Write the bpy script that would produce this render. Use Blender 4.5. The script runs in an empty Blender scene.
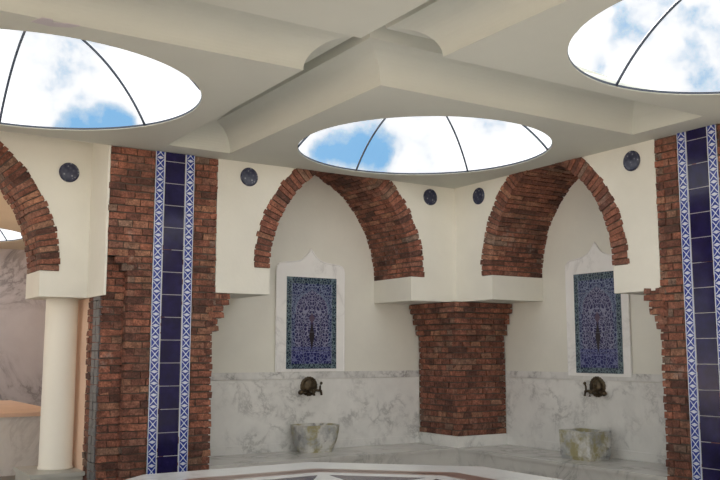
import bpy, bmesh, math, random
from mathutils import Vector, Matrix, Euler, noise
random.seed(7)
PI = math.pi
SC = bpy.context.scene
COL = SC.collection
ZC = 3.658          # underside of the ceiling panels
ZT = 4.10           # top of the walls, above the ceiling edge
D = .82             # depth of the alcoves / arches
ZB = .42            # bench top

# ---------------------------------------------------------------- helpers
def tag(o, label=None, cat=None, group=None, kind=None):
    if label: o['label'] = label
    if cat: o['category'] = cat
    if group: o['group'] = group
    if kind: o['kind'] = kind
    return o

def empty(name, loc=(0, 0, 0), rz=0):
    o = bpy.data.objects.new(name, None); COL.objects.link(o)
    o.location = loc; o.rotation_euler = (0, 0, rz); o.empty_display_size = .1
    return o

def link(name, bm, mats, parent=None, smooth=False, loc=None, recalc=True):
    if recalc: bmesh.ops.recalc_face_normals(bm, faces=bm.faces[:])
    me = bpy.data.meshes.new(name); bm.to_mesh(me); bm.free()
    for m in (mats if isinstance(mats, (list, tuple)) else [mats]): me.materials.append(m)
    if smooth:
        for p in me.polygons: p.use_smooth = True
    o = bpy.data.objects.new(name, me); COL.objects.link(o)
    if parent:
        o.parent = parent
        pl = parent.location
        if loc is None:
            me.transform(Matrix.Translation(-Vector(pl)))   # geometry was given in world space
    if loc is not None: o.location = loc
    return o

def origin(o):
    """move a top-level mesh's origin to the centre of its base"""
    me = o.data
    xs = [v.co.x for v in me.vertices]; ys = [v.co.y for v in me.vertices]; zs = [v.co.z for v in me.vertices]
    c = Vector(((min(xs)+max(xs))/2, (min(ys)+max(ys))/2, min(zs)))
    me.transform(Matrix.Translation(-c)); o.location = c
    return o

def box(bm, a, b, mi=0, jit=0, rnd=None):
    x0, y0, z0 = a; x1, y1, z1 = b
    co = [(x0,y0,z0),(x1,y0,z0),(x1,y1,z0),(x0,y1,z0),(x0,y0,z1),(x1,y0,z1),(x1,y1,z1),(x0,y1,z1)]
    J = lambda: random.uniform(-jit, jit)
    vs = [bm.verts.new((x+J(), y+J(), z+J()) if jit else (x,y,z)) for x,y,z in co]
    return hexa(bm, vs, mi, rnd)

def hexa(bm, vs, mi=0, rnd=None):
    fs = []
    for q in ((3,2,1,0),(4,5,6,7),(0,1,5,4),(1,2,6,5),(2,3,7,6),(3,0,4,7)):
        f = bm.faces.new([vs[i] for i in q]); f.material_index = mi; fs.append(f)
    if rnd is not None:
        L = bm.faces.layers.float.get('rnd') or bm.faces.layers.float.new('rnd')
        for f in fs: f[L] = rnd
    return fs

def prism(bm, pts, fn, d0, d1, mi=0):
    """extrude the 2-D outline pts; fn(a, b, d) -> world point"""
    A = [bm.verts.new(fn(a, b, d0)) for a, b in pts]; B = [bm.verts.new(fn(a, b, d1)) for a, b in pts]
    n = len(pts)
    for f in (bm.faces.new(A), bm.faces.new(B[::-1])): f.material_index = mi
    for i in range(n):
        f = bm.faces.new((A[i], B[i], B[(i+1) % n], A[(i+1) % n])); f.material_index = mi

def tube(bm, pts, r, seg=10, cap=True):
    """r is a number or one radius for each point"""
    P = [Vector(p) for p in pts]; rings = []
    for i, p in enumerate(P):
        t = (P[min(i+1, len(P)-1)] - P[max(i-1, 0)]).normalized()
        ref = Vector((0,0,1)) if abs(t.z) < .9 else Vector((1,0,0))
        u = t.cross(ref).normalized(); v = t.cross(u)
        rr = r[i] if isinstance(r, (list, tuple)) else r
        rings.append([bm.verts.new(p + (u*math.cos(2*PI*k/seg) + v*math.sin(2*PI*k/seg))*rr) for k in range(seg)])
    for a, b in zip(rings, rings[1:]):
        for k in range(seg): bm.faces.new((a[k], a[(k+1) % seg], b[(k+1) % seg], b[k]))
    if cap: bm.faces.new(rings[0][::-1]); bm.faces.new(rings[-1])

def lathe(bm, prof, seg=32, M=Matrix.Identity(4), cap=True):
    rings = []
    for r, z in prof:
        rings.append([bm.verts.new(M @ Vector((r*math.cos(2*PI*k/seg), r*math.sin(2*PI*k/seg), z))) for k in range(seg)])
    for a, b in zip(rings, rings[1:]):
        for k in range(seg): bm.faces.new((a[k], a[(k+1) % seg], b[(k+1) % seg], b[k]))
    if cap: bm.faces.new(rings[0][::-1]); bm.faces.new(rings[-1])

def ball(bm, c, r, sc=(1,1,1)):
    M = Matrix.Translation(c) @ Matrix.Diagonal((sc[0], sc[1], sc[2], 1))
    bmesh.ops.create_uvsphere(bm, u_segments=14, v_segments=9, radius=r, matrix=M)

RZ, RSL, RSR = ZC+.034, .24, .28     # the low roof over the alcoves rises gently away from the room
def cut_roof(bm, T):
    co = T(0, 0, RZ); no = Vector(T(0, -(RSL if T is TL else RSR), 1))
    bmesh.ops.bisect_plane(bm, geom=bm.verts[:]+bm.edges[:]+bm.faces[:], dist=1e-5, plane_co=co, plane_no=no, clear_outer=True)

# T maps (s along the wall, d into the wall, z) to the world
TL = lambda s, d, z: (s, d, z)        # left wall: plane y = 0
TR = lambda s, d, z: (d, s, z)        # right wall: plane x = 0
def tbox(bm, T, a, b, mi=0):
    p, q = T(*a), T(*b)
    return box(bm, [min(u, v) for u, v in zip(p, q)], [max(u, v) for u, v in zip(p, q)], mi)

# ---------------------------------------------------------------- materials
class NT:
    def __init__(s, name):
        s.m = bpy.data.materials.new(name); s.m.use_nodes = True
        s.t = s.m.node_tree; s.b = s.t.nodes['Principled BSDF']
    def n(s, typ, **kw):
        nd = s.t.nodes.new(typ)
        for k, v in kw.items():
            if k.startswith('i_'):
                nd.inputs[k[2:].replace('_', ' ')].default_value = v
            else: setattr(nd, k, v)
        return nd
    def l(s, a, b): s.t.links.new(a, b)
    def math(s, op, a, b=None, c=None):
        nd = s.t.nodes.new('ShaderNodeMath'); nd.operation = op
        for i, v in enumerate((a, b, c)):
            if v is None: continue
            if isinstance(v, (int, float)): nd.inputs[i].default_value = v
            else: s.l(v, nd.inputs[i])
        return nd.outputs[0]
    def ramp(s, fac, stops, interp='LINEAR'):
        nd = s.t.nodes.new('ShaderNodeValToRGB'); cr = nd.color_ramp; cr.interpolation = interp
        while len(cr.elements) < len(stops): cr.elements.new(.5)
        for e, (p, c) in zip(cr.elements, stops):
            e.position = p; e.color = (c[0], c[1], c[2], 1)
        s.l(fac, nd.inputs[0]); return nd.outputs[0]
    def mix(s, f, a, b, typ='MIX'):
        nd = s.t.nodes.new('ShaderNodeMix'); nd.data_type = 'RGBA'; nd.blend_type = typ
        for k, v in ((0, f), (6, a), (7, b)):
            if isinstance(v, (int, float)): nd.inputs[k].default_value = v
            elif isinstance(v, tuple): nd.inputs[k].default_value = (v[0], v[1], v[2], 1)
            else: s.l(v, nd.inputs[k])
        return nd.outputs[2]
    def noise(s, scale, detail=4, rough=.55, dist=0, vec=None):
        nd = s.n('ShaderNodeTexNoise'); nd.inputs['Scale'].default_value = scale
        nd.inputs['Detail'].default_value = detail; nd.inputs['Roughness'].default_value = rough
        nd.inputs['Distortion'].default_value = dist
        s.l(vec if vec is not None else s.pos(), nd.inputs['Vector']); return nd.outputs['Fac']
    def pos(s):
        if not hasattr(s, '_p'): s._p = s.n('ShaderNodeNewGeometry').outputs['Position']
        return s._p
    def bump(s, h, st=.3, dist=.01):
        nd = s.n('ShaderNodeBump'); nd.inputs['Strength'].default_value = st; nd.inputs['Distance'].default_value = dist
        s.l(h, nd.inputs['Height']); s.l(nd.outputs[0], s.b.inputs['Normal'])
    def col(s, c):
        if isinstance(c, tuple): s.b.inputs['Base Color'].default_value = (c[0], c[1], c[2], 1)
        else: s.l(c, s.b.inputs['Base Color'])
    def set(s, **kw):
        for k, v in kw.items(): s.b.inputs[k.replace('_', ' ')].default_value = v
        return s

def plain(name, c, rough=.5, metal=0):
    t = NT(name); t.col(c); t.set(Roughness=rough, Metallic=metal); return t.m

def plaster(name, c, var=.06):
    t = NT(name)
    a = tuple(min(1, x*(1+var)) for x in c); b = tuple(x*(1-var) for x in c)
    f = t.noise(1.1, 5, .6)
    t.col(t.ramp(f, [(.3, b), (.7, a)]))
    t.set(Roughness=.85); t.bump(t.noise(30, 3), .12, .01); return t.m

def marble(name, base, vein, scale=1.6, rough=.3, amount=.5, dark=None, dist=.9):
    t = NT(name)
    w = t.noise(scale, 6, .66, dist)
    v = t.math('ABSOLUTE', t.math('SUBTRACT', w, .5))
    veins = t.ramp(v, [(0, (1,1,1)), (.03, (.35,.35,.35)), (.09, (0,0,0))])
    cloud = t.ramp(t.noise(scale*.9, 5, .6, .4), [(.35, (0,0,0)), (.75, (1,1,1))])
    mask = t.ramp(t.noise(scale*.8, 2), [(.42, (0,0,0)), (.62, (1,1,1))])
    vm = t.math('MULTIPLY', t.math('MULTIPLY', veins, mask), amount)
    c = t.mix(t.math('MULTIPLY', cloud, amount*.45), base, vein)
    c = t.mix(vm, c, dark or tuple(x*.6 for x in vein))
    t.col(c); t.set(Roughness=rough); return t.m

def brick_mat(name='brick', tint=1.0):
    t = NT(name)
    at = t.n('ShaderNodeAttribute', attribute_name='rnd', attribute_type='GEOMETRY')
    k = tint
    c = t.ramp(at.outputs['Fac'], [(0, (.12*k,.058*k,.045*k)), (.18, (.21*k,.088*k,.062*k)), (.4, (.28*k,.115*k,.078*k)),
                                   (.62, (.34*k,.14*k,.09*k)), (.8, (.26*k,.13*k,.095*k)), (.92, (.40*k,.20*k,.125*k)), (1, (.22*k,.165*k,.135*k))])
    n1 = t.noise(14, 5, .7)
    c = t.mix(.85, c, t.ramp(n1, [(.3, (.30,.28,.27)), (.7, (1.45,1.4,1.35))]), 'MULTIPLY')
    n2 = t.noise(55, 3, .7)
    c = t.mix(.8, c, t.ramp(n2, [(.32, (.45,.43,.42)), (.68, (1.45,1.45,1.45))]), 'MULTIPLY')
    n3 = t.noise(2.6, 4, .6)
    c = t.mix(.7, c, t.ramp(n3, [(.35, (.55,.56,.58)), (.65, (1.25,1.22,1.2))]), 'MULTIPLY')
    wht = t.ramp(t.noise(2.3, 6, .75), [(.60, (0,0,0)), (.72, (1,1,1))])
    c = t.mix(t.math('MULTIPLY', wht, .35), c, (.52,.47,.42))
    t.col(c); t.set(Roughness=.9); t.bump(t.noise(45, 4, .7), .6, .012); return t.m

MP = plaster('plaster_warm_white', (.71,.705,.64))
MCEIL = plaster('ceiling_paint', (.585,.605,.55), .03)
MCOVE = MCEIL
MBR = brick_mat('brick_red', .86)
MMORT = plaster('mortar', (.085,.065,.052), .3)
MMAR = marble('wainscot_marble', (.75,.75,.725), (.40,.405,.40), 3.6, .28, .62, dist=.35)
MBAND = marble('band_marble', (.70,.70,.68), (.36,.36,.36), 5, .28, .9, dist=.3)
MBEN = marble('bench_marble', (.60,.59,.56), (.40,.40,.38), 2.4, .25, .6)
MPED = marble('pedestal_marble', (.44,.44,.40), (.30,.30,.28), 2.4, .4, .6)
MSLAB = marble('platform_marble', (.86,.88,.88), (.66,.68,.70), 1.2, .22, .35)
MHALL = marble('hall_marble', (.70,.69,.72), (.44,.42,.46), .9, .35, .9)
MFRM = marble('frame_marble', (.84,.84,.83), (.60,.60,.60), 2.0, .4, .35)
MDARK = plain('joint_dark', (.05,.05,.06), .6)
MRIB = plain('rib_metal', (.045,.06,.09), .6, 0)

def bands(t, x, edges):
    """1 inside [a,b]"""
    a, b = edges
    return t.math('MULTIPLY', t.math('GREATER_THAN', x, a), t.math('LESS_THAN', x, b))

def border_tile():
    t = NT('border_tile')
    uv = t.n('ShaderNodeUVMap'); sp = t.n('ShaderNodeSeparateXYZ'); t.l(uv.outputs[0], sp.inputs[0])
    u, v = sp.outputs[0], sp.outputs[1]
    du = t.math('ABSOLUTE', t.math('SUBTRACT', u, .5))
    fv = t.math('FRACT', v)
    dv = t.math('ABSOLUTE', t.math('SUBTRACT', fv, .5))
    jv = t.math('SUBTRACT', .5, dv)                       # distance to a joint
    edge = t.math('GREATER_THAN', du, .425)
    lozenge = t.math('LESS_THAN', t.math('ADD', t.math('DIVIDE', du, .40), t.math('DIVIDE', jv, .15)), 1)
    diag = t.math('LESS_THAN', t.math('ABSOLUTE', t.math('SUBTRACT', du, t.math('MULTIPLY', dv, 1.05))), .055)
    diag = t.math('MULTIPLY', diag, t.math('LESS_THAN', dv, .36))
    diam = t.math('LESS_THAN', t.math('ABSOLUTE', t.math('SUBTRACT', t.math('ADD', du, dv), .36)), .04)
    dot = t.math('LESS_THAN', t.math('ADD', t.math('MULTIPLY', du, du), t.math('MULTIPLY', dv, dv)), .007)
    w = t.math('MAXIMUM', t.math('MAXIMUM', edge, lozenge), t.math('MAXIMUM', diag, dot))
    c = t.mix(w, (.022,.045,.27), (.60,.66,.78))
    c = t.mix(t.math('LESS_THAN', jv, .012), c, (.4,.42,.45))
    t.col(c); t.set(Roughness=.2); return t.m
MBORD = border_tile()
def cobalt():
    t = NT('cobalt_tile')
    c = t.ramp(t.noise(7, 5, .7), [(.3, (.008,.006,.032)), (.55, (.014,.011,.066)), (.8, (.028,.022,.105))])
    t.col(c); t.set(Roughness=.13, Specular_IOR_Level=.32); t.bump(t.noise(4, 2), .08, .02); return t.m
MCOB = cobalt()
MGROUT = plain('tile_grout', (.55,.55,.55), .7)

def iznik(name):
    """floral tile panel; uv spans the panel 0..1"""
    t = NT(name)
    uv = t.n('ShaderNodeUVMap'); sp = t.n('ShaderNodeSeparateXYZ'); t.l(uv.outputs[0], sp.inputs[0])
    u, v = sp.outputs[0], sp.outputs[1]
    mu = t.math('ABSOLUTE', t.math('SUBTRACT', u, .5))     # mirror about the axis
    cb = t.n('ShaderNodeCombineXYZ'); t.l(t.math('MULTIPLY', mu, .7), cb.inputs[0]); t.l(t.math('MULTIPLY', v, 1.1), cb.inputs[1])
    vec = cb.outputs[0]
    nz = t.n('ShaderNodeTexNoise'); nz.inputs['Scale'].default_value = 7; t.l(vec, nz.inputs['Vector'])
    wv = t.n('ShaderNodeVectorMath', operation='MULTIPLY_ADD'); t.l(nz.outputs['Color'], wv.inputs[0])
    wv.inputs[1].default_value = (.09,.09,0); t.l(vec, wv.inputs[2])
    vo = t.n('ShaderNodeTexVoronoi', feature='DISTANCE_TO_EDGE'); vo.inputs['Scale'].default_value = 29
    t.l(wv.outputs[0], vo.inputs['Vector'])
    scroll = t.math('LESS_THAN', vo.outputs['Distance'], .085)
    vf = t.n('ShaderNodeTexVoronoi'); vf.inputs['Scale'].default_value = 29; t.l(wv.outputs[0], vf.inputs['Vector'])
    flower = t.math('LESS_THAN', vf.outputs['Distance'], .2)
    # field
    inner = t.mix(scroll, (.028,.03,.095), (.24,.25,.36))
    inner = t.mix(flower, inner, (.075,.06,.13))
    spand = t.mix(scroll, (.014,.02,.09), (.18,.22,.33)); spand = t.mix(flower, spand, (.18,.23,.32))
    border = t.mix(scroll, (.02,.035,.055), (.14,.20,.23)); border = t.mix(flower, border, (.035,.06,.14))
    low = t.mix(scroll, (.018,.022,.11), (.15,.17,.32))
    # pointed inner arch: half width shrinks towards the crown
    rise = t.math('MAXIMUM', t.math('SUBTRACT', v, .66), 0)
    half = t.math('SUBTRACT', .335, t.math('MULTIPLY', t.math('MULTIPLY', rise, rise), 7.5))
    inarch = t.math('LESS_THAN', mu, half)
    rim = t.math('LESS_THAN', t.math('ABSOLUTE', t.math('SUBTRACT', mu, half)), .014)
    c = t.mix(inarch, spand, inner)
    c = t.mix(t.math('MULTIPLY', t.math('MULTIPLY', rim, t.math('GREATER_THAN', v, .60)), .7), c, (.16,.22,.32))
    c = t.mix(t.math('LESS_THAN', v, .24), c, low)
    # central cypress / vase axis
    vase = t.math('LESS_THAN', t.math('ADD', t.math('DIVIDE', mu, .055), t.math('DIVIDE', t.math('ABSOLUTE', t.math('SUBTRACT', v, .36)), .16)), 1)
    c = t.mix(vase, c, (.03,.025,.03))
    vase2 = t.math('LESS_THAN', t.math('ADD', t.math('DIVIDE', mu, .06), t.math('DIVIDE', t.math('ABSOLUTE', t.math('SUBTRACT', v, .55)), .06)), 1)
    c = t.mix(vase2, c, (.10,.07,.11))
    isb = t.math('MAXIMUM', t.math('GREATER_THAN', mu, .405), t.math('MAXIMUM', t.math('GREATER_THAN', v, .93), t.math('LESS_THAN', v, .055)))
    c = t.mix(isb, c, border)
    lin = t.math('LESS_THAN', t.math('ABSOLUTE', t.math('SUBTRACT', mu, .405)), .008)
    c = t.mix(t.math('MULTIPLY', lin, .5), c, (.20,.25,.32))
    # joints between the tiles
    ju = t.math('ABSOLUTE', t.math('SUBTRACT', t.math('FRACT', t.math('ADD', t.math('MULTIPLY', u, 3), .5)), .5))
    jv = t.math('ABSOLUTE', t.math('SUBTRACT', t.math('FRACT', t.math('ADD', t.math('MULTIPLY', v, 5), .5)), .5))
    jn = t.math('MAXIMUM', t.math('LESS_THAN', ju, .012), t.math('LESS_THAN', jv, .014))
    c = t.mix(t.math('MULTIPLY', jn, .5), c, (.20,.22,.27))
    t.col(c); t.set(Roughness=.16); return t.m
MIZ = iznik('floral_tiles')

def medal_mat():
    t = NT('medallion_tile')
    vo = t.n('ShaderNodeTexVoronoi'); vo.inputs['Scale'].default_value = 24
    tc = t.n('ShaderNodeTexCoord'); t.l(tc.outputs['Object'], vo.inputs['Vector'])
    c = t.ramp(vo.outputs['Distance'], [(.10, (.26,.28,.33)), (.26, (.045,.05,.09)), (.7, (.02,.025,.06))])
    t.col(c); t.set(Roughness=.25); return t.m
MMED = medal_mat()
def basin_mat():
    t = NT('old_basin_marble')
    z = t.noise(5, 5, .6); s = t.noise(4.4, 4, .65)
    g = t.noise(6.5, 4, .6, .3)
    c = t.mix(t.ramp(z, [(.42, (0,0,0)), (.58, (1,1,1))]), (.60,.60,.57), (.34,.35,.35))
    c = t.mix(t.ramp(g, [(.58, (0,0,0)), (.66, (1,1,1))]), c, (.25,.25,.25))
    c = t.mix(t.ramp(s, [(.47, (0,0,0)), (.60, (.95,.95,.95))]), c, (.31,.28,.14))
    t.col(c); t.set(Roughness=.5); t.bump(t.noise(30, 3), .3, .01); return t.m
MBAS = basin_mat()
def bronze_mat():
    t = NT('aged_bronze')
    c = t.ramp(t.noise(25, 4, .6), [(.3, (.04,.03,.02)), (.6, (.10,.075,.045)), (.85, (.06,.07,.05))])
    t.col(c); t.set(Roughness=.42, Metallic=.75); return t.m
MBRZ = bronze_mat()
def floor_mat():
    t = marble('floor_stone', (.17,.15,.135), (.11,.10,.09), .8, .3, .5); return t
MFLO = floor_mat()
MRED = marble('red_inlay', (.30,.20,.17), (.18,.11,.10), 3, .28, .6)
MPUR = marble('dark_inlay', (.10,.09,.12), (.24,.22,.26), 3, .25, .6)
MSUN = plaster('plaster_sun_tint', (.76,.56,.43), .05)  # warm sunlight on the hall jamb is put into this colour
MLEDGE = plaster('ledge_sun_tint', (.84,.64,.50), .08)  # pink stands for sunlight on the ledge top, painted into the slab
MMOS = marble('mosaic_strip', (.13,.13,.135), (.03,.033,.04), 22, .4, 1.0)

def glass_mat():
    m = bpy.data.materials.new('dome_glass'); m.use_nodes = True
    nt = m.node_tree; nt.nodes.clear()
    out = nt.nodes.new('ShaderNodeOutputMaterial'); mx = nt.nodes.new('ShaderNodeMixShader')
    tr = nt.nodes.new('ShaderNodeBsdfTransparent'); gl = nt.nodes.new('ShaderNodeBsdfGlossy')
    tr.inputs[0].default_value = (.97,.985,1,1); gl.inputs['Roughness'].default_value = .03
    mx.inputs[0].default_value = .04
    nt.links.new(tr.outputs[0], mx.inputs[1]); nt.links.new(gl.outputs[0], mx.inputs[2]); nt.links.new(mx.outputs[0], out.inputs[0])
    return m
MGLASS = glass_mat()

# ---------------------------------------------------------------- brickwork
CH = .073           # course height
def rr(): return min(1, max(0, random.random()))
def brick_block(bm, x0, x1, y0, y1, z0, z1, L=.165, faces='xXyY', off=0):
    """a rectangular pier of brick courses around a mortar core"""
    box(bm, (x0+.014, y0+.014, z0), (x1-.014, y1-.014, z1), 1)
    n = max(1, round((z1-z0)/CH)); h = (z1-z0)/n
    for i in range(n):
        a, b = z0+i*h+.005, z0+(i+1)*h-.009
        odd = (i+off) % 2
        def run(p0, p1):
            if p1-p0 < .08: return [(p0, p1)]
            k = max(1, round((p1-p0)/L)); st = (p1-p0)/k; cuts = [p0]
            if odd and k > 0: cuts += [p0+st*(j+.5) for j in range(k)]
            else: cuts += [p0+st*j for j in range(1, k)]
            cuts.append(p1)
            cuts = [cuts[0]] + [c+random.uniform(-.02, .02) for c in cuts[1:-1]] + [cuts[-1]]
            return list(zip(cuts, cuts[1:]))
        g = .004
        for f in faces:
            d = .085; pr = random.uniform(-.002, .002)
            if f in 'yY':
                for p, q in run(x0, x1):
                    e = random.uniform(-.008, .007)
                    ea = random.uniform(-.012, .004) if p == x0 else g
                    eb = random.uniform(-.012, .004) if q == x1 else g
                    ya, yb = (y0-e, y0+d) if f == 'y' else (y1-d, y1+e)
                    box(bm, (p+ea, ya, a), (q-eb, yb, b), 0, .0045, rr())
            else:
                for p, q in run(y0, y1):
                    e = random.uniform(-.008, .007)
                    xa, xb = (x0-e, x0+d) if f == 'x' else (x1-d, x1+e)
                    box(bm, (xa, p+g, a), (xb, q-g, b), 0, .0045, rr())

def arch_pts(c, R, n=26, t0=0, t1=None, zmax=ZC):
    """half arch outline s>=0: centre at (-c), radius R -> (s, h)"""
    out = []
    tt = math.acos(min(1, c/R)) if t1 is None else t1
    for i in range(n+1):
        t = t0+(tt-t0)*i/n
        out.append((R*math.cos(t)-c, R*math.sin(t)))
    return out

ARC_C, ARC_R, RING = .42, 1.37, .20
def brick_arch(name, T, sc, half, zs0, d0, d1, label, group, sides=(-1, 1), drop=0):
    zs = zs0
    """pointed arch of brick: voussoirs along two arcs, cut off by the ceiling"""
    root = empty(name, T(sc, (d0+d1)/2, zs)); tag(root, label, 'arch', group)
    c = ARC_C; R = half + c; Ro = R + RING; top = ZT-.01-zs
    for sd in sides:
        zs = zs0 - (drop if sd < 0 else 0)
        bm = bmesh.new(); bm.faces.layers.float.new('rnd')
        tmax = math.asin(min(1, top/R)) if top < R else PI/2
        tend = min(math.acos(c/R), tmax)
        # mortar backing
        N = 22
        def P(r, t, d):
            z = min(zs + r*math.sin(t), ZT-.01)
            return T(sc + sd*(max(r*math.cos(t)-c, 0)), d, z)
        for k in range(N):
            a, b = tend*k/N, tend*(k+1)/N
            vs = [bm.verts.new(P(r, t, d)) for d in (d0+.016, d1-.016) for r, t in ((R+.014, a), (Ro-.01, a), (Ro-.01, b), (R+.014, b))]
            hexa(bm, vs, 1, 0)
        step = .064/(R+.1); nb = int(math.ceil(tend/step))
        nd = max(1, round((d1-d0)/.205))
        for k in range(nb):
            a, b = k*step+.0035, (k+1)*step-.0045
            if zs + R*math.sin(a) > ZT-.03: break
            cuts = [d0]
            st = (d1-d0)/nd
            cuts += [d0+st*(j+(.5 if k % 2 else 0)) for j in range(0 if k % 2 else 1, nd)]
            cuts.append(d1)
            for p, q in zip(cuts, cuts[1:]):
                e = random.uniform(-.007, .007); eo = random.uniform(-.014, .012)
                pf = random.uniform(-.007, .006) if p == d0 else -.003
                qf = random.uniform(-.006, .006) if q == d1 else .003
                J = lambda: random.uniform(-.0045, .0045)
                vs = []
                for d in (p-pf, q-qf):
                    for r, t in ((R+e, a), (Ro+eo, a), (Ro+eo, b), (R+e, b)):
                        w = Vector(P(r, t, d)); vs.append(bm.verts.new(w + Vector((J(), J(), J() if w.z < ZT-.02 else 0))))
                hexa(bm, vs, 0, rr())
        cut_roof(bm, T)
        link('arch_side', bm, [MBR, MMORT], root)
    return root

def spandrel(bm, T, sc, half, zs, zi, d0, d1, end, sd, top=ZT):
    """painted wall above one haunch; end = where the wall piece stops along s"""
    c = ARC_C; Ro = half + c + RING - .012
    tt = math.acos(c/Ro)
    pts = [(end, zi), (sc+sd*half, zi), (sc+sd*half, zs), (sc+sd*(half+RING-.012), zs)]
    for i in range(1, 21):
        t = tt*i/20; pts.append((sc+sd*(Ro*math.cos(t)-c), zs+Ro*math.sin(t)))
    pts += [(sc, top), (end, top)]
    prism(bm, pts, lambda a, b, d: T(a, d, b), d0, d1)

# ---------------------------------------------------------------- room shell
ST = dict(kind='structure')
XR = -11.15          # far extents of the room
bm = bmesh.new(); box(bm, (XR-.2, XR-.2, -.12), (D+.2, 10.4, 0)); tag(link('floor', bm, MFLO), **ST)

LS0, RS0 = -3.28, -3.10            # shaft faces of the side piers towards the alcoves
LC, LH = -1.655, .96               # left arch centre, half width
RC, RH = -1.62, .925
ZI, ZS = 2.21, 2.50                # impost underside, springing

CC, CHF, CZS, CZI, CD0, CD1 = -5.885, .965, 2.41, 2.145, .6, 1.2
# left wall (alcove back + spandrels)
bm = bmesh.new()
tbox(bm, TL, (-3.9, D, 0), (D+.2, D+.2, ZT))
cut_roof(bm, TL); tag(link('wall_left', bm, MP), **ST)
bm = bmesh.new()
spandrel(bm, TL, LC, LH, ZS, ZI, 0, D, -3.255, -1)
spandrel(bm, TL, LC, LH, ZS, ZI, 0, D, 0.0, 1)
cut_roof(bm, TL); tag(link('wall_left_arcade', bm, MP), **ST)
bm = bmesh.new()
tbox(bm, TR, (-3.9, D, 0), (D, D+.2, ZT))
cut_roof(bm, TR); tag(link('wall_right', bm, MP), **ST)
bm = bmesh.new()
spandrel(bm, TR, RC, RH, ZS-.045, ZI-.035, 0, D, -3.115, -1)
spandrel(bm, TR, RC, RH, ZS, ZI, 0, D, 0.0, 1)
box(bm, (0, 0, ZI), (D, D, ZT))
cut_roof(bm, TR); tag(link('wall_right_arcade', bm, MP), **ST)
# wall beyond the right pier and the two walls behind the camera
bm = bmesh.new(); box(bm, (.35, XR, 0), (.6, -4.1, ZT)); cut_roof(bm, TR); tag(link('wall_right_far', bm, MP), **ST)
bm = bmesh.new()
box(bm, (XR-.2, XR-.2, 3.25), (.6, XR, ZT))
for x in (XR-.2, -7.6, -3.7, -.2): box(bm, (x, XR-.2, 0), (x+.8, XR, 3.25))  # open bays are invented to let light in from behind
tag(link('wall_back', bm, MP), **ST)
bm = bmesh.new()
box(bm, (XR-.2, XR, 3.25), (XR, CD1, ZT)); box(bm, (XR-.2, 0, 0), (XR, 2, ZC)); box(bm, (XR-.2, 2, 0), (XR, 10.2, .6)); box(bm, (XR-.2, 2, 3.3), (XR, 10.2, ZC))  # unseen openings here, the hall side too, are added for daylight
for y in (XR, -7.6, -3.7): box(bm, (XR-.2, y, 0), (XR, y+.8, 3.25))
tag(link('wall_side', bm, MP), **ST)
bm = bmesh.new(); box(bm, (-60, -60, -.2), (40, 40, -.13)); tag(link('floor_terrace_added', bm, plain('bounce_paving', (.78,.66,.56), .9)), **ST)  # invented pale ground out of view, bounces light up to the ceiling channels

# wall with the column arch, set back from the piers
bm = bmesh.new()
spandrel(bm, TL, CC, CHF, CZS, CZI, CD0, CD1, -4.21, 1)
spandrel(bm, TL, CC, CHF, CZS, CZI, CD0, CD1, -7.6, -1)
box(bm, (-4.435, .012, CZI), (-4.412, CD0, ZT))
box(bm, (XR, CD0, 0), (-7.6, CD1, ZT))
cut_roof(bm, TL); tag(link('wall_left_column_arcade', bm, MP), **ST)

# adjoining hall
bm = bmesh.new()
box(bm, (XR, 10, 0), (-1.6, 10.2, ZC+.02))
tag(link('wall_hall_back', bm, MHALL), **ST)
bm = bmesh.new()
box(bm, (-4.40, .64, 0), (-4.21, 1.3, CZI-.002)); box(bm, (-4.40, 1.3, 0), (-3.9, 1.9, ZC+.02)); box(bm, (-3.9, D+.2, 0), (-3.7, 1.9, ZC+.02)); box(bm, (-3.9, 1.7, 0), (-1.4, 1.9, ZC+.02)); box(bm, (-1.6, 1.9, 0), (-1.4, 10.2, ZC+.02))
tag(link('wall_hall_side', bm, MSUN), **ST)

# wainscots (trim) and skirtings
ZW = 1.349
n = 0
for T, s0 in ((TL, LS0), (TR, RS0)):
    bm = bmesh.new()
    tbox(bm, T, (s0-.02, D-.02, ZB), (0, D, ZW-.088))
    n += 1; tag(link('trim_%d' % n, bm, MMAR), **ST)
    bm = bmesh.new(); tbox(bm, T, (s0-.02, D-.026, ZW-.084), (0, D, ZW)); n += 1; tag(link('trim_%d' % n, bm, MBAND), **ST)
    bm = bmesh.new(); tbox(bm, T, (s0-.02, D-.035, ZB), (0, D-.02, ZB+.095))
    tag(link('baseboard_left' if T is TL else 'baseboard_right', bm, MMAR), **ST)

# ---------------------------------------------------------------- ceiling: square panels with round openings, coved channels between
SR = 1.325
GX = [(-3.248, .0), (-7.205, -3.94), (XR-.1, -7.915)]
GY = [(-3.124, .0), (-7.076, -3.915), (XR-.1, -7.786)]
CXS = [-1.66, -5.575, -9.53]; CYS = [-1.555, -5.50, -9.45]
SRAD = lambda i, j: 1.30 if (i, j) == (0, 0) else SR
CX0 = [[(-1.635, -1.53), (-1.65, -5.41), (-1.66, -9.45)], [(-5.525, -1.555), (-5.585, -5.5), (-5.585, -9.45)], [(-9.53, -1.555), (-9.53, -5.5), (-9.53, -9.45)]]
ENDX = (XR+.32, -.325); ENDY = (XR+.32, -.30)
CHA = [(-3.94, -3.248), (-7.915, -7.205)]     # channels running along y
CHB = [(-3.915, -3.124), (-7.786, -7.076)]     # channels running along x
CHH, SLOT = .24, .085

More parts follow.
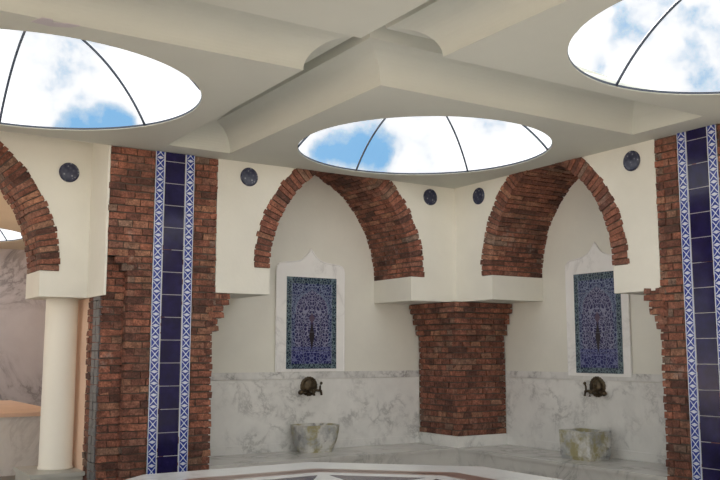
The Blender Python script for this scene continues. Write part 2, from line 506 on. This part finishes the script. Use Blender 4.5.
def depth_z(x, y):
    dA = max(min(x-a, b-x, y-ENDY[0], ENDY[1]-y) for a, b in CHA)
    dB = max(min(y-a, b-y, x-ENDX[0], ENDX[1]-x) for a, b in CHB)
    d = max(dA, dB)
    if d <= 1e-6: return None
    R = .285
    if d >= R: return CHH + (.2 if d > R+.004 else 0)
    return CHH*math.sqrt(max(0, 1-(1-d/R)**2))

bm = bmesh.new()
cuts = [0, .0015, .006, .013, .024, .04, .06, .085, .115, .15, .19, .24, .285, .289]
def lines(chs, ends, lo, hi):
    s = set()
    for a, b in chs:
        for c in cuts: s.add(round(a+c, 5)); s.add(round(b-c, 5))
        s.add(round((a+b)/2, 5))
    for c in cuts: s.add(round(ends[0]+c, 5)); s.add(round(ends[1]-c, 5))
    return sorted(s)
gx, gy = lines(CHA, ENDX, 0, 0), lines(CHB, ENDY, 0, 0)
vcache = {}
def vert(x, y):
    k = (x, y)
    if k not in vcache:
        z = depth_z(x, y)
        vcache[k] = bm.verts.new((x, y, ZC + (z or 0)))
    return vcache[k]
for x0, x1 in zip(gx, gx[1:]):
    for y0, y1 in zip(gy, gy[1:]):
        if depth_z((x0+x1)/2, (y0+y1)/2) is None: continue
        c = [(x0,y0),(x1,y0),(x1,y1),(x0,y1)]
        # split along the mitre so that groins stay crisp
        zs = [depth_z(*p) or 0 for p in c]
        vs = [vert(*p) for p in c]
        if abs(zs[0]-zs[2]) < abs(zs[1]-zs[3]) : bm.faces.new((vs[0], vs[1], vs[3])); bm.faces.new((vs[1], vs[2], vs[3]))
        else: bm.faces.new((vs[0], vs[1], vs[2])); bm.faces.new((vs[0], vs[2], vs[3]))
# panels: everything not channel, as the nine cells with a hole each
TH = .012
def panel(px0, px1, py0, py1, cx, cy, N=96, SR=SR):
    def edge(t):
        dx, dy = math.cos(t), math.sin(t); k = 1e9
        if dx > 1e-9: k = min(k, (px1-cx)/dx)
        if dx < -1e-9: k = min(k, (px0-cx)/dx)
        if dy > 1e-9: k = min(k, (py1-cy)/dy)
        if dy < -1e-9: k = min(k, (py0-cy)/dy)
        return (cx+dx*k, cy+dy*k)
    ts = [2*PI*i/N for i in range(N)] + [math.atan2(y-cy, x-cx) % (2*PI) for x in (px0, px1) for y in (py0, py1)]
    ts = sorted(ts)
    I = [bm.verts.new((cx+SR*math.cos(t), cy+SR*math.sin(t), ZC)) for t in ts]
    U = [bm.verts.new((cx+SR*math.cos(t), cy+SR*math.sin(t), ZC+TH)) for t in ts]
    O = [bm.verts.new((*edge(t), ZC)) for t in ts]
    OU = [bm.verts.new((*edge(t), ZC+TH)) for t in ts]
    n = len(ts)
    for i in range(n):
        j = (i+1) % n
        for q in ((I[i], I[j], O[j], O[i]), (U[j], U[i], I[i], I[j]) , (U[i], U[j], OU[j], OU[i])):
            try: bm.faces.new(q)
            except ValueError: pass
for i, (px0, px1) in enumerate(GX):
    for j, (py0, py1) in enumerate(GY):
        panel(px0, px1, py0, py1, *CX0[i][j], SR=SRAD(i, j))
# strips that close the channel ends at the walls
for a, b in CHA:
    for y0, y1 in ((ENDY[1], .0), (XR-.1, ENDY[0])): bm.faces.new([bm.verts.new(p) for p in ((a,y0,ZC),(b,y0,ZC),(b,y1,ZC),(a,y1,ZC))])
for a, b in CHB:
    for x0, x1 in ((ENDX[1], .0), (XR-.1, ENDX[0])): bm.faces.new([bm.verts.new(p) for p in ((x0,a,ZC),(x1,a,ZC),(x1,b,ZC),(x0,b,ZC))])
tag(link('ceiling', bm, MCEIL, recalc=False), **ST)
# low roof over the alcoves and the gap in front of the column arcade
bm = bmesh.new()
for T, sl, s0, s1, d1 in ((TL, RSL, XR-.2, D+.2, CD1+.02), (TR, RSR, XR-.2, 0, D+.2)):
    hexa(bm, [bm.verts.new(T(a, d, RZ-.004+sl*d+h)) for h in (0, .03) for a, d in ((s0, -.002), (s1, -.002), (s1, d1), (s0, d1))])
box(bm, (XR-.2, .0, ZC), (-3.25, .03, RZ)); box(bm, (0, XR-.2, ZC), (.03, -3.11, RZ))
tag(link('ceiling_alcoves', bm, MP), **ST)

HALLSKY = [(-4.85, 8.1), (-8.6, 8.1), (-8.9, 4.0)]  # first is in view; the others are unseen, added to light the hall
bm = bmesh.new()
cells = [(-6.7, -1.4, 6.2, 10.2, -4.85, 8.1), (XR-.1, -6.7, 6.2, 10.2, -8.6, 8.1), (XR-.1, -1.4, CD1, 6.2, -8.9, 4.0)]
for c in cells: panel(*c)
tag(link('ceiling_hall', bm, plaster('hall_ceiling', (.60,.54,.42), .04), recalc=False), **ST)

# ---------------------------------------------------------------- glass dome skylights
def skylight(idx, cx, cy, ribs=6, h=.64, SR=SR):
    Rs = (SR*SR+h*h)/(2*h); ta = math.asin(SR/Rs)     # spherical cap
    cap = lambda f, e=0: ((Rs+e)*math.sin(ta*(1-f)), (Rs+e)*math.cos(ta*(1-f)) - (Rs-h))
    root = empty('window_%d' % idx, (cx, cy, ZC+TH)); tag(root, **ST)
    z0 = ZC+TH
    bm = bmesh.new()
    lathe(bm, [(SR-.003, z0-.006), (SR-.003, z0+.012), (SR+.05, z0+.012), (SR+.05, z0-.0), (SR+.004, z0-.006), (SR-.003, z0-.006)], 96, Matrix.Translation((cx, cy, 0)), cap=False)
    link('window_frame', bm, MRIB, root)
    for k in range(ribs):
        az = PI/6 + 2*PI*k/ribs
        bm = bmesh.new()
        tube(bm, [(cx+r*math.cos(az), cy+r*math.sin(az), z0+z) for r, z in [cap(i*.985/18) for i in range(19)]], .0115, 6)
        link('rib', bm, MRIB, root, smooth=True)
    bm = bmesh.new()
    lathe(bm, [(r, z0+z) for r, z in [cap(i*.995/20, .013) for i in range(21)]], 64, Matrix.Translation((cx, cy, 0)), cap=False)
    link('glass_pane', bm, MGLASS, root, smooth=True)
i = 0
for a in range(3):
    for b in range(3): i += 1; skylight(i, *CX0[a][b], SR=SRAD(a, b))
for cx, cy in HALLSKY: i += 1; skylight(i, cx, cy)

# ---------------------------------------------------------------- brick piers
def uv_strip(bm, T, s0, s1, z0, z1, d, vlen):
    L = bm.loops.layers.uv.verify()
    pts = [(s0, z0), (s1, z0), (s1, z1), (s0, z1)]
    f = bm.faces.new([bm.verts.new(T(a, d, b)) for a, b in pts])
    for lp, (a, b) in zip(f.loops, pts): lp[L].uv = ((a-s0)/(s1-s0), (b-z0)/vlen)
    fs = []
    # returns so that the strip has thickness
    for (a0, b0), (a1, b1) in zip(pts, pts[1:]+pts[:1]):
        g = bm.faces.new([bm.verts.new(T(x, dd, y)) for x, y, dd in ((a0,b0,d),(a1,b1,d),(a1,b1,d+.03),(a0,b0,d+.03))])
        for lp in g.loops: lp[L].uv = (0, .5)

def tile_strip(root, T, sc, w=.425, bw=.098, z0=.0, z1=ZC-.004):
    """cobalt tiles between two patterned borders"""
    bm = bmesh.new(); tbox(bm, T, (sc-w/2, -.006, z0), (sc+w/2, .03, z1))
    st = link('tile_strip', bm, MGROUT, root)
    base = root.location
    th = .2315; cw = w-2*bw
    z = z0+.012 + .077
    bm = bmesh.new()
    tbox(bm, T, (sc-cw/2+.008, -.013, z0), (sc+cw/2-.008, .02, z-.007))
    while z < z1-.02:
        zt = min(z+th-.007, z1)
        tbox(bm, T, (sc-cw/2+.008, -.013, z), (sc+cw/2-.008, .02, zt)); z += th
    o = link('cobalt_tiles', bm, MCOB, None); o.data.transform(Matrix.Translation(-Vector(base))); o.parent = st
    tag(o, 'plain cobalt blue tiles in a vertical row')
    for sd in (-1, 1):
        bm = bmesh.new()
        a, b = sc+sd*(cw/2+.002), sc+sd*(w/2)
        uv_strip(bm, T, min(a, b), max(a, b), z0, z1, -.014, th/2)
        o = link('tile_border', bm, MBORD, None, recalc=False); o.data.transform(Matrix.Translation(-Vector(base))); o.parent = st
        tag(o, 'blue and white patterned border tiles')
    return st

# corner pier between the alcoves
root = empty('brick_pier', (D/2, D/2, ZB)); tag(root, 'square red brick corner pier standing between the two fountain alcoves', 'pier', 'red brick piers')
bm = bmesh.new(); bm.faces.layers.float.new('rnd'); brick_block(bm, 0, D-.03, 0, D-.03, ZB+.135, 1.80, faces='xy'); link('shaft', bm, [MBR, MMORT], root)
for k, (z0, o) in enumerate(((1.80, .05), (1.94, .10), (2.08, .155))):
    bm = bmesh.new(); bm.faces.layers.float.new('rnd')
    brick_block(bm, -o, D-.03, -o, D-.03, z0, z0+(.14 if k < 2 else ZI-.002-z0), faces='xy', off=k); link('corbel_course', bm, [MBR, MMORT], root)
bm = bmesh.new(); box(bm, (-.02, -.02, ZB), (D-.03, D-.03, ZB+.135)); tag(link('plinth', bm, MMAR, root), 'white marble plinth')

def side_pier(T, s0, s1, u0, u1, sc, label, depth=.95, ends=None):
    """s0..s1 shaft (s1 towards the alcove), u0..u1 wider upper part"""
    root = empty('brick_pier', T((s0+s1)/2, depth/2, 0)); tag(root, label, 'pier', 'red brick piers')
    def blk(nm, a, b, z0, z1, d0, d1, off=0, faces=None):
        p, q = T(a, d0, z0), T(b, d1, z1)
        bm = bmesh.new(); bm.faces.layers.float.new('rnd')
        brick_block(bm, min(p[0], q[0]), max(p[0], q[0]), min(p[1], q[1]), max(p[1], q[1]), z0, z1, faces=faces or 'xXyY', off=off)
        return link(nm, bm, [MBR, MMORT], root)
    zc0 = 1.80
    blk('shaft', s0, s1, 0, ZI, 0, depth)
    for k, o in enumerate((.06, .12, .185)):
        z0 = zc0+.14*k; z1 = z0+.14 if k < 2 else ZI-.002
        blk('corbel_course', s1-.05, s1+o, z0, z1, 0, D-.03, k)                    # towards the alcove
    return root, blk
root, blk = side_pier(TL, -4.20, LS0, 0, 0, -3.738, 'red brick pier with a blue tile strip, between the white column and the left alcove')
for k, o in enumerate((.065, .13, .195)):
    blk('corbel_course', -4.20-o, -4.15, 2.392+.074*k, 2.466+.074*k, 0, .14, k, 'xy')
blk('side_pilaster', -4.41, -4.20, 0, 2.614, .11, .62, faces='xy')
blk('upper_shaft', -4.41, -3.262, 2.614, ZC-.004, 0, .5, faces='yX')
blk('upper_shaft', -4.20, -3.262, ZI, 2.614, .0, .5, faces='xyX')
tile_strip(root, TL, -3.738)
bm = bmesh.new()
z = 0
while z < 2.13:                                # little mosaic pieces in two columns
    for a, b in ((.15, .255), (.265, .37)):
        h = random.uniform(.05, .11)
        box(bm, (-4.43, a, z+.004), (-4.40, b, min(z+.08, 2.14)), 0, .003)
    z += .084
tag(link('mosaic_strip', bm, MMOS, root), 'dark grey mosaic strip')
root, blk = side_pier(TR, -4.06, RS0, 0, 0, -3.577, 'red brick pier with a blue tile strip at the right edge, beside the right alcove')
blk('upper_shaft', -4.06, -3.122, ZI, ZC-.004, 0, .5)
tile_strip(root, TR, -3.60)

# ---------------------------------------------------------------- arches
brick_arch('brick_arch', TL, LC, LH, ZS, -.012, D, 'pointed red brick arch over the left fountain alcove, left of the corner pier', 'pointed brick arches')
brick_arch('brick_arch', TR, RC, RH, ZS, -.012, D, 'pointed red brick arch over the right fountain alcove, right of the corner pier', 'pointed brick arches', drop=.045)
brick_arch('brick_arch', TL, CC, CHF, CZS, CD0-.012, CD1, 'pointed red brick arch springing above the round white column, cut by the left edge', 'pointed brick arches')

# ---------------------------------------------------------------- column on its pedestal
root = empty('column', (-4.60, .95, 0)); tag(root, 'round smooth white column on a low marble pedestal, left of the brick pier', 'column')
bm = bmesh.new(); lathe(bm, [(.176, .385), (.176, .405), (.168, .41), (.164, 2.05), (.164, CZI)], 48, Matrix.Translation((-4.595, .95, 0))); o = link('shaft', bm, plaster('column_paint', (.80,.775,.69), .02), root, smooth=False)
for p in o.data.polygons: p.use_smooth = abs(p.normal.z) < .9
bm = bmesh.new(); box(bm, (-4.92, .54, 0), (-4.42, 1.27, .345)); box(bm, (-4.94, .52, .345), (-4.405, 1.29, .385)); tag(link('pedestal', bm, MPED, root), 'grey marble pedestal block')

# ---------------------------------------------------------------- benches
def bench(T, s0, label):
    e1 = -.012 if T is TL else 0
    root = empty('marble_bench', T(s0/2, D/2, 0)); tag(root, label, 'bench', 'marble benches in the alcoves')
    bm = bmesh.new(); tbox(bm, T, (s0, 0, 0), (0, D-.001, ZB-.035)); link('bench_front', bm, MBEN, root)
    bm = bmesh.new(); tbox(bm, T, (s0, -.012, ZB-.035), (e1, D-.001, ZB)); link('seat', bm, MBEN, root)
    return root
bench(TL, LS0, 'long grey marble bench along the left alcove under the left basin')
bench(TR, RS0, 'long grey marble bench along the right alcove under the right basin')

# ---------------------------------------------------------------- carved basins
def rr_poly(w, d, r, n=5):
    P = []
    for cx, cy, a in ((w/2-r, d/2-r, 0), (-w/2+r, d/2-r, PI/2), (-w/2+r, -d/2+r, PI), (w/2-r, -d/2+r, 1.5*PI)):
        for i in range(n+1): P.append((cx+r*math.cos(a+PI/2*i/n), cy+r*math.sin(a+PI/2*i/n)))
    return P
def basin(T, s, d, w, dp, h, r, taper, label, foot=.03):
    root = empty('wash_basin', T(s, d, ZB)); tag(root, label, 'basin', 'carved marble wash basins')
    bm = bmesh.new()
    rings = []
    for (k, z, ins) in ((taper-.05, 0, 0), (taper-.02, foot, 0), (taper+.02, foot+.012, 0), (1-.35*(1-taper), h*.45, 0), (1, h*.8, 0), (1, h-.012, 0), (.985, h, 0), (.83, h, 0), (.80, h-.02, 0), (.74, h*.55, 0), (.55, h*.32, 0)):
        rings.append([bm.verts.new(T(s+x*k, d+y*k, ZB+z)) for x, y in rr_poly(w, dp, r)])
    m = len(rings[0])
    for a, b in zip(rings, rings[1:]):
        for i in range(m): bm.faces.new((a[i], a[(i+1) % m], b[(i+1) % m], b[i]))
    bm.faces.new(rings[0]); bm.faces.new(rings[-1])
    link('bowl', bm, MBAS, root)
    bm = bmesh.new()
    # raised rim band and two shallow carved pilasters on the front
    pts = rr_poly(w*1.012, dp*1.012, r); q = rr_poly(w*.9, dp*.9, r)
    A = [bm.verts.new(T(s+x, d+y, ZB+h-.03)) for x, y in pts]; B = [bm.verts.new(T(s+x, d+y, ZB+h+.004)) for x, y in pts]; Cc = [bm.verts.new(T(s+x, d+y, ZB+h+.004)) for x, y in q]; Dd = [bm.verts.new(T(s+x, d+y, ZB+h-.03)) for x, y in q]
    for U, V in ((A, B), (B, Cc), (Cc, Dd), (Dd, A)):
        for i in range(len(U)): bm.faces.new((U[i], U[(i+1) % m], V[(i+1) % m], V[i]))
    link('rim', bm, MBAS, root)
    return root
basin(TL, -1.69, .59, .54, .40, .31, .13, .76, 'old rounded marble wash basin with olive stains on the left bench')
basin(TR, -1.66, .45, .45, .37, .305, .035, .95, 'old square-edged marble wash basin with greenish stains on the right bench')

# ---------------------------------------------------------------- bronze taps
def tap(T, s, z, sd, label):
    root = empty('bronze_tap', T(s, D-.02, z)); tag(root, label, 'tap', 'bronze taps on round plates')
    d = D-.02
    K = 1.28
    bm = bmesh.new()
    # fluted domed plate
    N, prof = 40, [(.088, 0), (.09, .012), (.078, .022), (.066, .022), (.058, .04), (.035, .056), (.001, .062)]
    prof = [(r*K, o) for r, o in prof]
    rings = []
    for r, o in prof:
        rings.append([bm.verts.new(T(s+(r*(1+(.045 if r > .09 and k % 2 else 0)))*math.cos(2*PI*k/N), d-o, z+.01+(r*(1+(.045 if r > .09 and k % 2 else 0)))*math.sin(2*PI*k/N))) for k in range(N)])
    for a, b in zip(rings, rings[1:]):
        for k in range(N): bm.faces.new((a[k], a[(k+1) % N], b[(k+1) % N], b[k]))
    link('plate', bm, MBRZ, root)
    P = lambda ds, dd, dz: T(s+ds*1.2, d-dd, z+dz*1.15)
    bm = bmesh.new(); tube(bm, [P(0,.03,-.03), P(0,.10,-.035), P(0,.135,-.05), P(0,.14,-.085)], [.022,.02,.018,.016], 12); ball(bm, P(0,.07,-.03), .028); link('spout', bm, MBRZ, root, smooth=True)
    bm = bmesh.new(); tube(bm, [P(-sd*.04,.03,-.04), P(-sd*.09,.05,-.045), P(-sd*.112,.06,-.05)], [.018,.016,.016], 10); ball(bm, P(-sd*.118,.06,-.052), .031, (1,1,1)); link('knob', bm, MBRZ, root, smooth=True)
    bm = bmesh.new(); tube(bm, [P(sd*.04,.03,-.03), P(sd*.085,.05,-.035), P(sd*.118,.055,-.04), P(sd*.125,.058,-.085)], [.017,.016,.017,.014], 10)
    tube(bm, [P(sd*.108,.055,-.04), P(sd*.11,.056,.01), P(sd*.122,.056,.035)], [.012,.011,.014], 10); ball(bm, P(sd*.122,.056,.04), .018); link('lever_cock', bm, MBRZ, root, smooth=True)
    return root
tap(TL, -1.665, 1.165, 1, 'round bronze tap on the marble above the left basin')
tap(TR, -1.555, 1.183, 1, 'round bronze tap on the marble above the right basin')

# ---------------------------------------------------------------- floral tile panels in ogee marble frames
def tile_panel(T, s0, s1, label, f0, f1, z0=1.385):
    root = empty('tile_mural', T((s0+s1)/2, D, ZW)); tag(root, label, 'tile mural', 'floral tile murals')
    z1 = 2.50; zf = z0-.033; c = (s0+s1)/2
    sh, ap, wd = 2.63, 2.85, (f1-f0)/2; c = (f0+f1)/2
    # ogee head: (half width, z) from the shoulder to the point
    half = [(1.0, zf), (1.0, sh-.05), (.985, sh-.01), (.94, sh+.02), (.86, sh+.036), (.74, sh+.044), (.58, sh+.05), (.44, sh+.058), (.32, sh+.074), (.22, sh+.098), (.14, sh+.13), (.07, sh+.17), (.025, sh+.20), (.0, ap)]
    outer = [(c+wd*k, z) for k, z in half] + [(c-wd*k, z) for k, z in half[-2::-1]]
    bm = bmesh.new()
    prism(bm, outer, lambda a, b, d: T(a, d, b), D-.03, D)
    link('frame', bm, MFRM, root)
    # moulded edge along the frame
    bm = bmesh.new()
    tube(bm, [T(a, D-.026, b) for a, b in outer], .011, 6); link('moulding', bm, MFRM, root)
    bm = bmesh.new(); L = bm.loops.layers.uv.verify()
    co = [(s0, z0), (s1, z0), (s1, z1), (s0, z1)]
    A = [bm.verts.new(T(a, D-.038, b)) for a, b in co]; B = [bm.verts.new(T(a, D-.028, b)) for a, b in co]
    f = bm.faces.new(A)
    for lp, q in zip(f.loops, ((0,0),(1,0),(1,1),(0,1))): lp[L].uv = q
    for i in range(4):
        g = bm.faces.new((A[i], A[(i+1) % 4], B[(i+1) % 4], B[i]))
        for lp in g.loops: lp[L].uv = (.02, .5)
    link('tiles', bm, MIZ, root)
tile_panel(TL, -1.983, -1.283, 'blue floral tile mural in a white pointed frame in the left alcove', -2.118, -1.165)
tile_panel(TR, -1.945, -1.248, 'blue floral tile mural in a white pointed frame in the right alcove', -2.045, -1.118, 1.345)

# ---------------------------------------------------------------- medallions
def medallion(T, s, d, z, label):
    bm = bmesh.new()
    rings = []
    for r, o in ((.104, 0), (.104, .012), (.096, .02), (.086, .016), (.05, .018), (.0005, .02)):
        rings.append([bm.verts.new(T(r*math.cos(2*PI*k/32), -o, r*math.sin(2*PI*k/32))) for k in range(32)])
    for a, b in zip(rings, rings[1:]):
        for k in range(32): bm.faces.new((a[k], a[(k+1) % 32], b[(k+1) % 32], b[k]))
    bm.faces.new(rings[0])
    o = link('tile_medallion', bm, MMED, None); o.location = T(s, d, z)
    tag(o, label, 'medallion', 'round dark blue tile medallions')
medallion(TL, -4.671, CD0, 3.45, 'round dark blue tile medallion on the plaster above the white column')
medallion(TL, -2.885, 0, 3.495, 'round dark blue tile medallion left of the left brick arch, beside the tile-strip pier')
medallion(TL, -.393, 0, 3.51, 'round dark blue tile medallion just left of the corner, right of the left arch')
medallion(TR, -.475, 0, 3.49, 'round dark blue tile medallion just right of the corner, left of the right arch')
medallion(TR, -2.835, 0, 3.492, 'round dark blue tile medallion right of the right brick arch')

# ---------------------------------------------------------------- heated marble platform in the middle of the room
PC = Vector((-3.66, -3.29)); PW = 1.925; PZ = .57
def octa(ap, k=8):
    R = ap/math.cos(PI/8)
    return [(PC.x+R*math.cos(PI/8+i*PI/4), PC.y+R*math.sin(PI/8+i*PI/4)) for i in range(8)]
root = empty('marble_platform', (PC.x, PC.y, 0)); tag(root, 'low octagonal white marble platform with dark stone inlay in the foreground', 'platform')
Z3 = lambda a, b, d: (a, b, d)
bm = bmesh.new(); prism(bm, octa(PW-.1), Z3, 0, PZ-.07); link('base', bm, MBEN, root)
bm = bmesh.new(); prism(bm, octa(PW), Z3, PZ-.07, PZ); link('slab', bm, MSLAB, root)
bm = bmesh.new()
A, B = octa(PW-.45), octa(PW-.66)
for i in range(8):
    j = (i+1) % 8
    vs = [bm.verts.new((*p, z)) for z in (PZ-.01, PZ+.0015) for p in (A[i], A[j], B[j], B[i])]
    hexa(bm, vs)
tag(link('border_inlay', bm, MRED, root), 'reddish brown stone border ring')
A, B = octa(PW-.83), octa(PW-1.3)
for i in range(8):
    j = (i+1) % 8; a0, a1 = Vector(A[i]), Vector(A[j]); b0, b1 = Vector(B[i]), Vector(B[j])
    bm = bmesh.new()
    p = [a0.lerp(a1, .06), a0.lerp(a1, .94), b0.lerp(b1, .60), b0.lerp(b1, .40)]
    vs = [bm.verts.new((q.x, q.y, z)) for z in (PZ-.01, PZ+.0015) for q in p]
    hexa(bm, vs); tag(link('star_inlay', bm, MPUR, root), 'dark purple stone inlay')

# ---------------------------------------------------------------- platform in the adjoining hall, seen past the column
root = empty('stone_ledge', (-6.7, 5.3, 0)); tag(root, 'broad stone ledge with a top tinted as sunlit in the hall behind the column', 'ledge')
bm = bmesh.new(); box(bm, (-9.5, 3.62, 0), (-3.9, 6.95, .75)); link('base', bm, MSLAB, root)
bm = bmesh.new(); box(bm, (-9.55, 3.57, .75), (-3.85, 7.0, .80)); tag(link('top_slab', bm, MLEDGE, root), 'top slab tinted pink as sunlit')

# ---------------------------------------------------------------- flake of peeling paint on the ceiling
bm = bmesh.new()
pts = [(-5.86,-3.045), (-5.82,-3.15), (-5.755,-3.155), (-5.74,-3.10), (-5.66,-3.135), (-5.58,-3.14), (-5.63,-3.075), (-5.74,-3.03)]
prism(bm, pts, lambda a, b, d: (a, b, d), ZC-.006, ZC-.0005)
tag(origin(link('peeling_flake', bm, plaster('peeled_paint', (.55,.52,.56), .1))), 'greyish flake of peeling paint on the ceiling by the left skylight rim', 'paint flake')

# ---------------------------------------------------------------- sky
W = bpy.data.worlds.new('World'); SC.world = W; W.use_nodes = True
nt = W.node_tree; nt.nodes.clear()
def N(t, **k):
    nd = nt.nodes.new(t)
    for a, b in k.items(): setattr(nd, a, b)
    return nd
def M(op, a, b=None):
    nd = N('ShaderNodeMath', operation=op)
    for i, v in enumerate((a, b)):
        if v is None: continue
        if isinstance(v, (int, float)): nd.inputs[i].default_value = v
        else: nt.links.new(v, nd.inputs[i])
    return nd.outputs[0]
out = N('ShaderNodeOutputWorld'); bg = N('ShaderNodeBackground'); tc = N('ShaderNodeTexCoord')
no = N('ShaderNodeTexNoise'); no.inputs['Scale'].default_value = 6.5; no.inputs['Detail'].default_value = 9; no.inputs['Roughness'].default_value = .58
nt.links.new(tc.outputs['Generated'], no.inputs['Vector'])
# breaks in the cloud cover: a few directions where the blue shows
acc = None
for d, width, amt in (((.262,.934,.240), .046, .30), ((.294,.921,.254), .030, .16), ((.221,.946,.238), .035, .14), ((.505,.834,.224), .042, .165), ((.537,.812,.23), .028, .14), ((.485,.847,.219), .024, .10),
                      ((.627,.734,.26), .035, .09), ((.651,.717,.248), .03, .08), ((.763,.569,.307), .03, .13), ((.714,.634,.296), .022, .10), ((.779,.564,.276), .03, .12), ((.731,.593,.338), .03, .05), ((.34,.894,.292), .03, .06)):
    dn = N('ShaderNodeVectorMath', operation='DISTANCE'); nt.links.new(tc.outputs['Generated'], dn.inputs[0]); dn.inputs[1].default_value = Vector(d).normalized()
    g = M('MULTIPLY', M('MAXIMUM', M('SUBTRACT', 1, M('DIVIDE', dn.outputs['Value'], width)), 0), amt)
    acc = g if acc is None else M('ADD', acc, g)
cov = M('SUBTRACT', M('ADD', no.outputs['Fac'], .135), acc)
rp = N('ShaderNodeValToRGB'); cr = rp.color_ramp
stops = [(0, (.30,.66,1.12)), (.44, (.37,.75,1.18)), (.49, (.75,.98,1.22)), (.54, (1.4,1.42,1.45)), (.7, (2.2,2.2,2.2))]
while len(cr.elements) < len(stops): cr.elements.new(.5)
for e, (p, c) in zip(cr.elements, stops): e.position = p; e.color = (*c, 1)
dn = N('ShaderNodeVectorMath', operation='DOT_PRODUCT'); nt.links.new(tc.outputs['Generated'], dn.inputs[0]); dn.inputs[1].default_value = Vector((-.45,-.86,.22)).normalized()
gl = M('MULTIPLY', M('POWER', M('MAXIMUM', dn.outputs['Value'], 0), 4), 1.5)  # warm glow added behind the camera to brighten walls and coves
gm = N('ShaderNodeMix', data_type='RGBA', blend_type='ADD'); gm.inputs[0].default_value = 1
gc = N('ShaderNodeVectorMath', operation='SCALE'); gc.inputs[0].default_value = (1, .91, .82); nt.links.new(gl, gc.inputs['Scale'])
nt.links.new(cov, rp.inputs[0]); nt.links.new(rp.outputs[0], gm.inputs[6]); nt.links.new(gc.outputs[0], gm.inputs[7]); nt.links.new(gm.outputs[2], bg.inputs[0]); bg.inputs[1].default_value = 1.0
nt.links.new(bg.outputs[0], out.inputs[0])

# sun: high, from beyond the fountain walls, so it falls on the added terrace behind the camera
sl = bpy.data.lights.new('sun', 'SUN'); sl.energy = 23; sl.angle = math.radians(3); sl.color = (1, .93, .855)
so = bpy.data.objects.new('sun', sl); COL.objects.link(so); so.location = (4, 6, 12)
so.rotation_euler = Vector((-.30, -.68, -.67)).to_track_quat('-Z', 'Y').to_euler()

# ---------------------------------------------------------------- camera and view
cam = bpy.data.cameras.new('camera'); co = bpy.data.objects.new('camera', cam); COL.objects.link(co)
co.location = (-7.0057, -8.6805, 1.57); co.rotation_euler = (math.radians(90+7.3335), 0, math.radians(-32.694))
cam.sensor_width = 36; cam.lens = 881.81/720*36; cam.clip_end = 200
SC.camera = co
vs = SC.view_settings
vs.view_transform = 'Standard'; vs.look = 'None'; vs.gamma = 1; vs.use_curve_mapping = False; vs.exposure = -.5
SC.cycles.max_bounces = 10; SC.cycles.diffuse_bounces = 7; SC.cycles.use_denoising = True
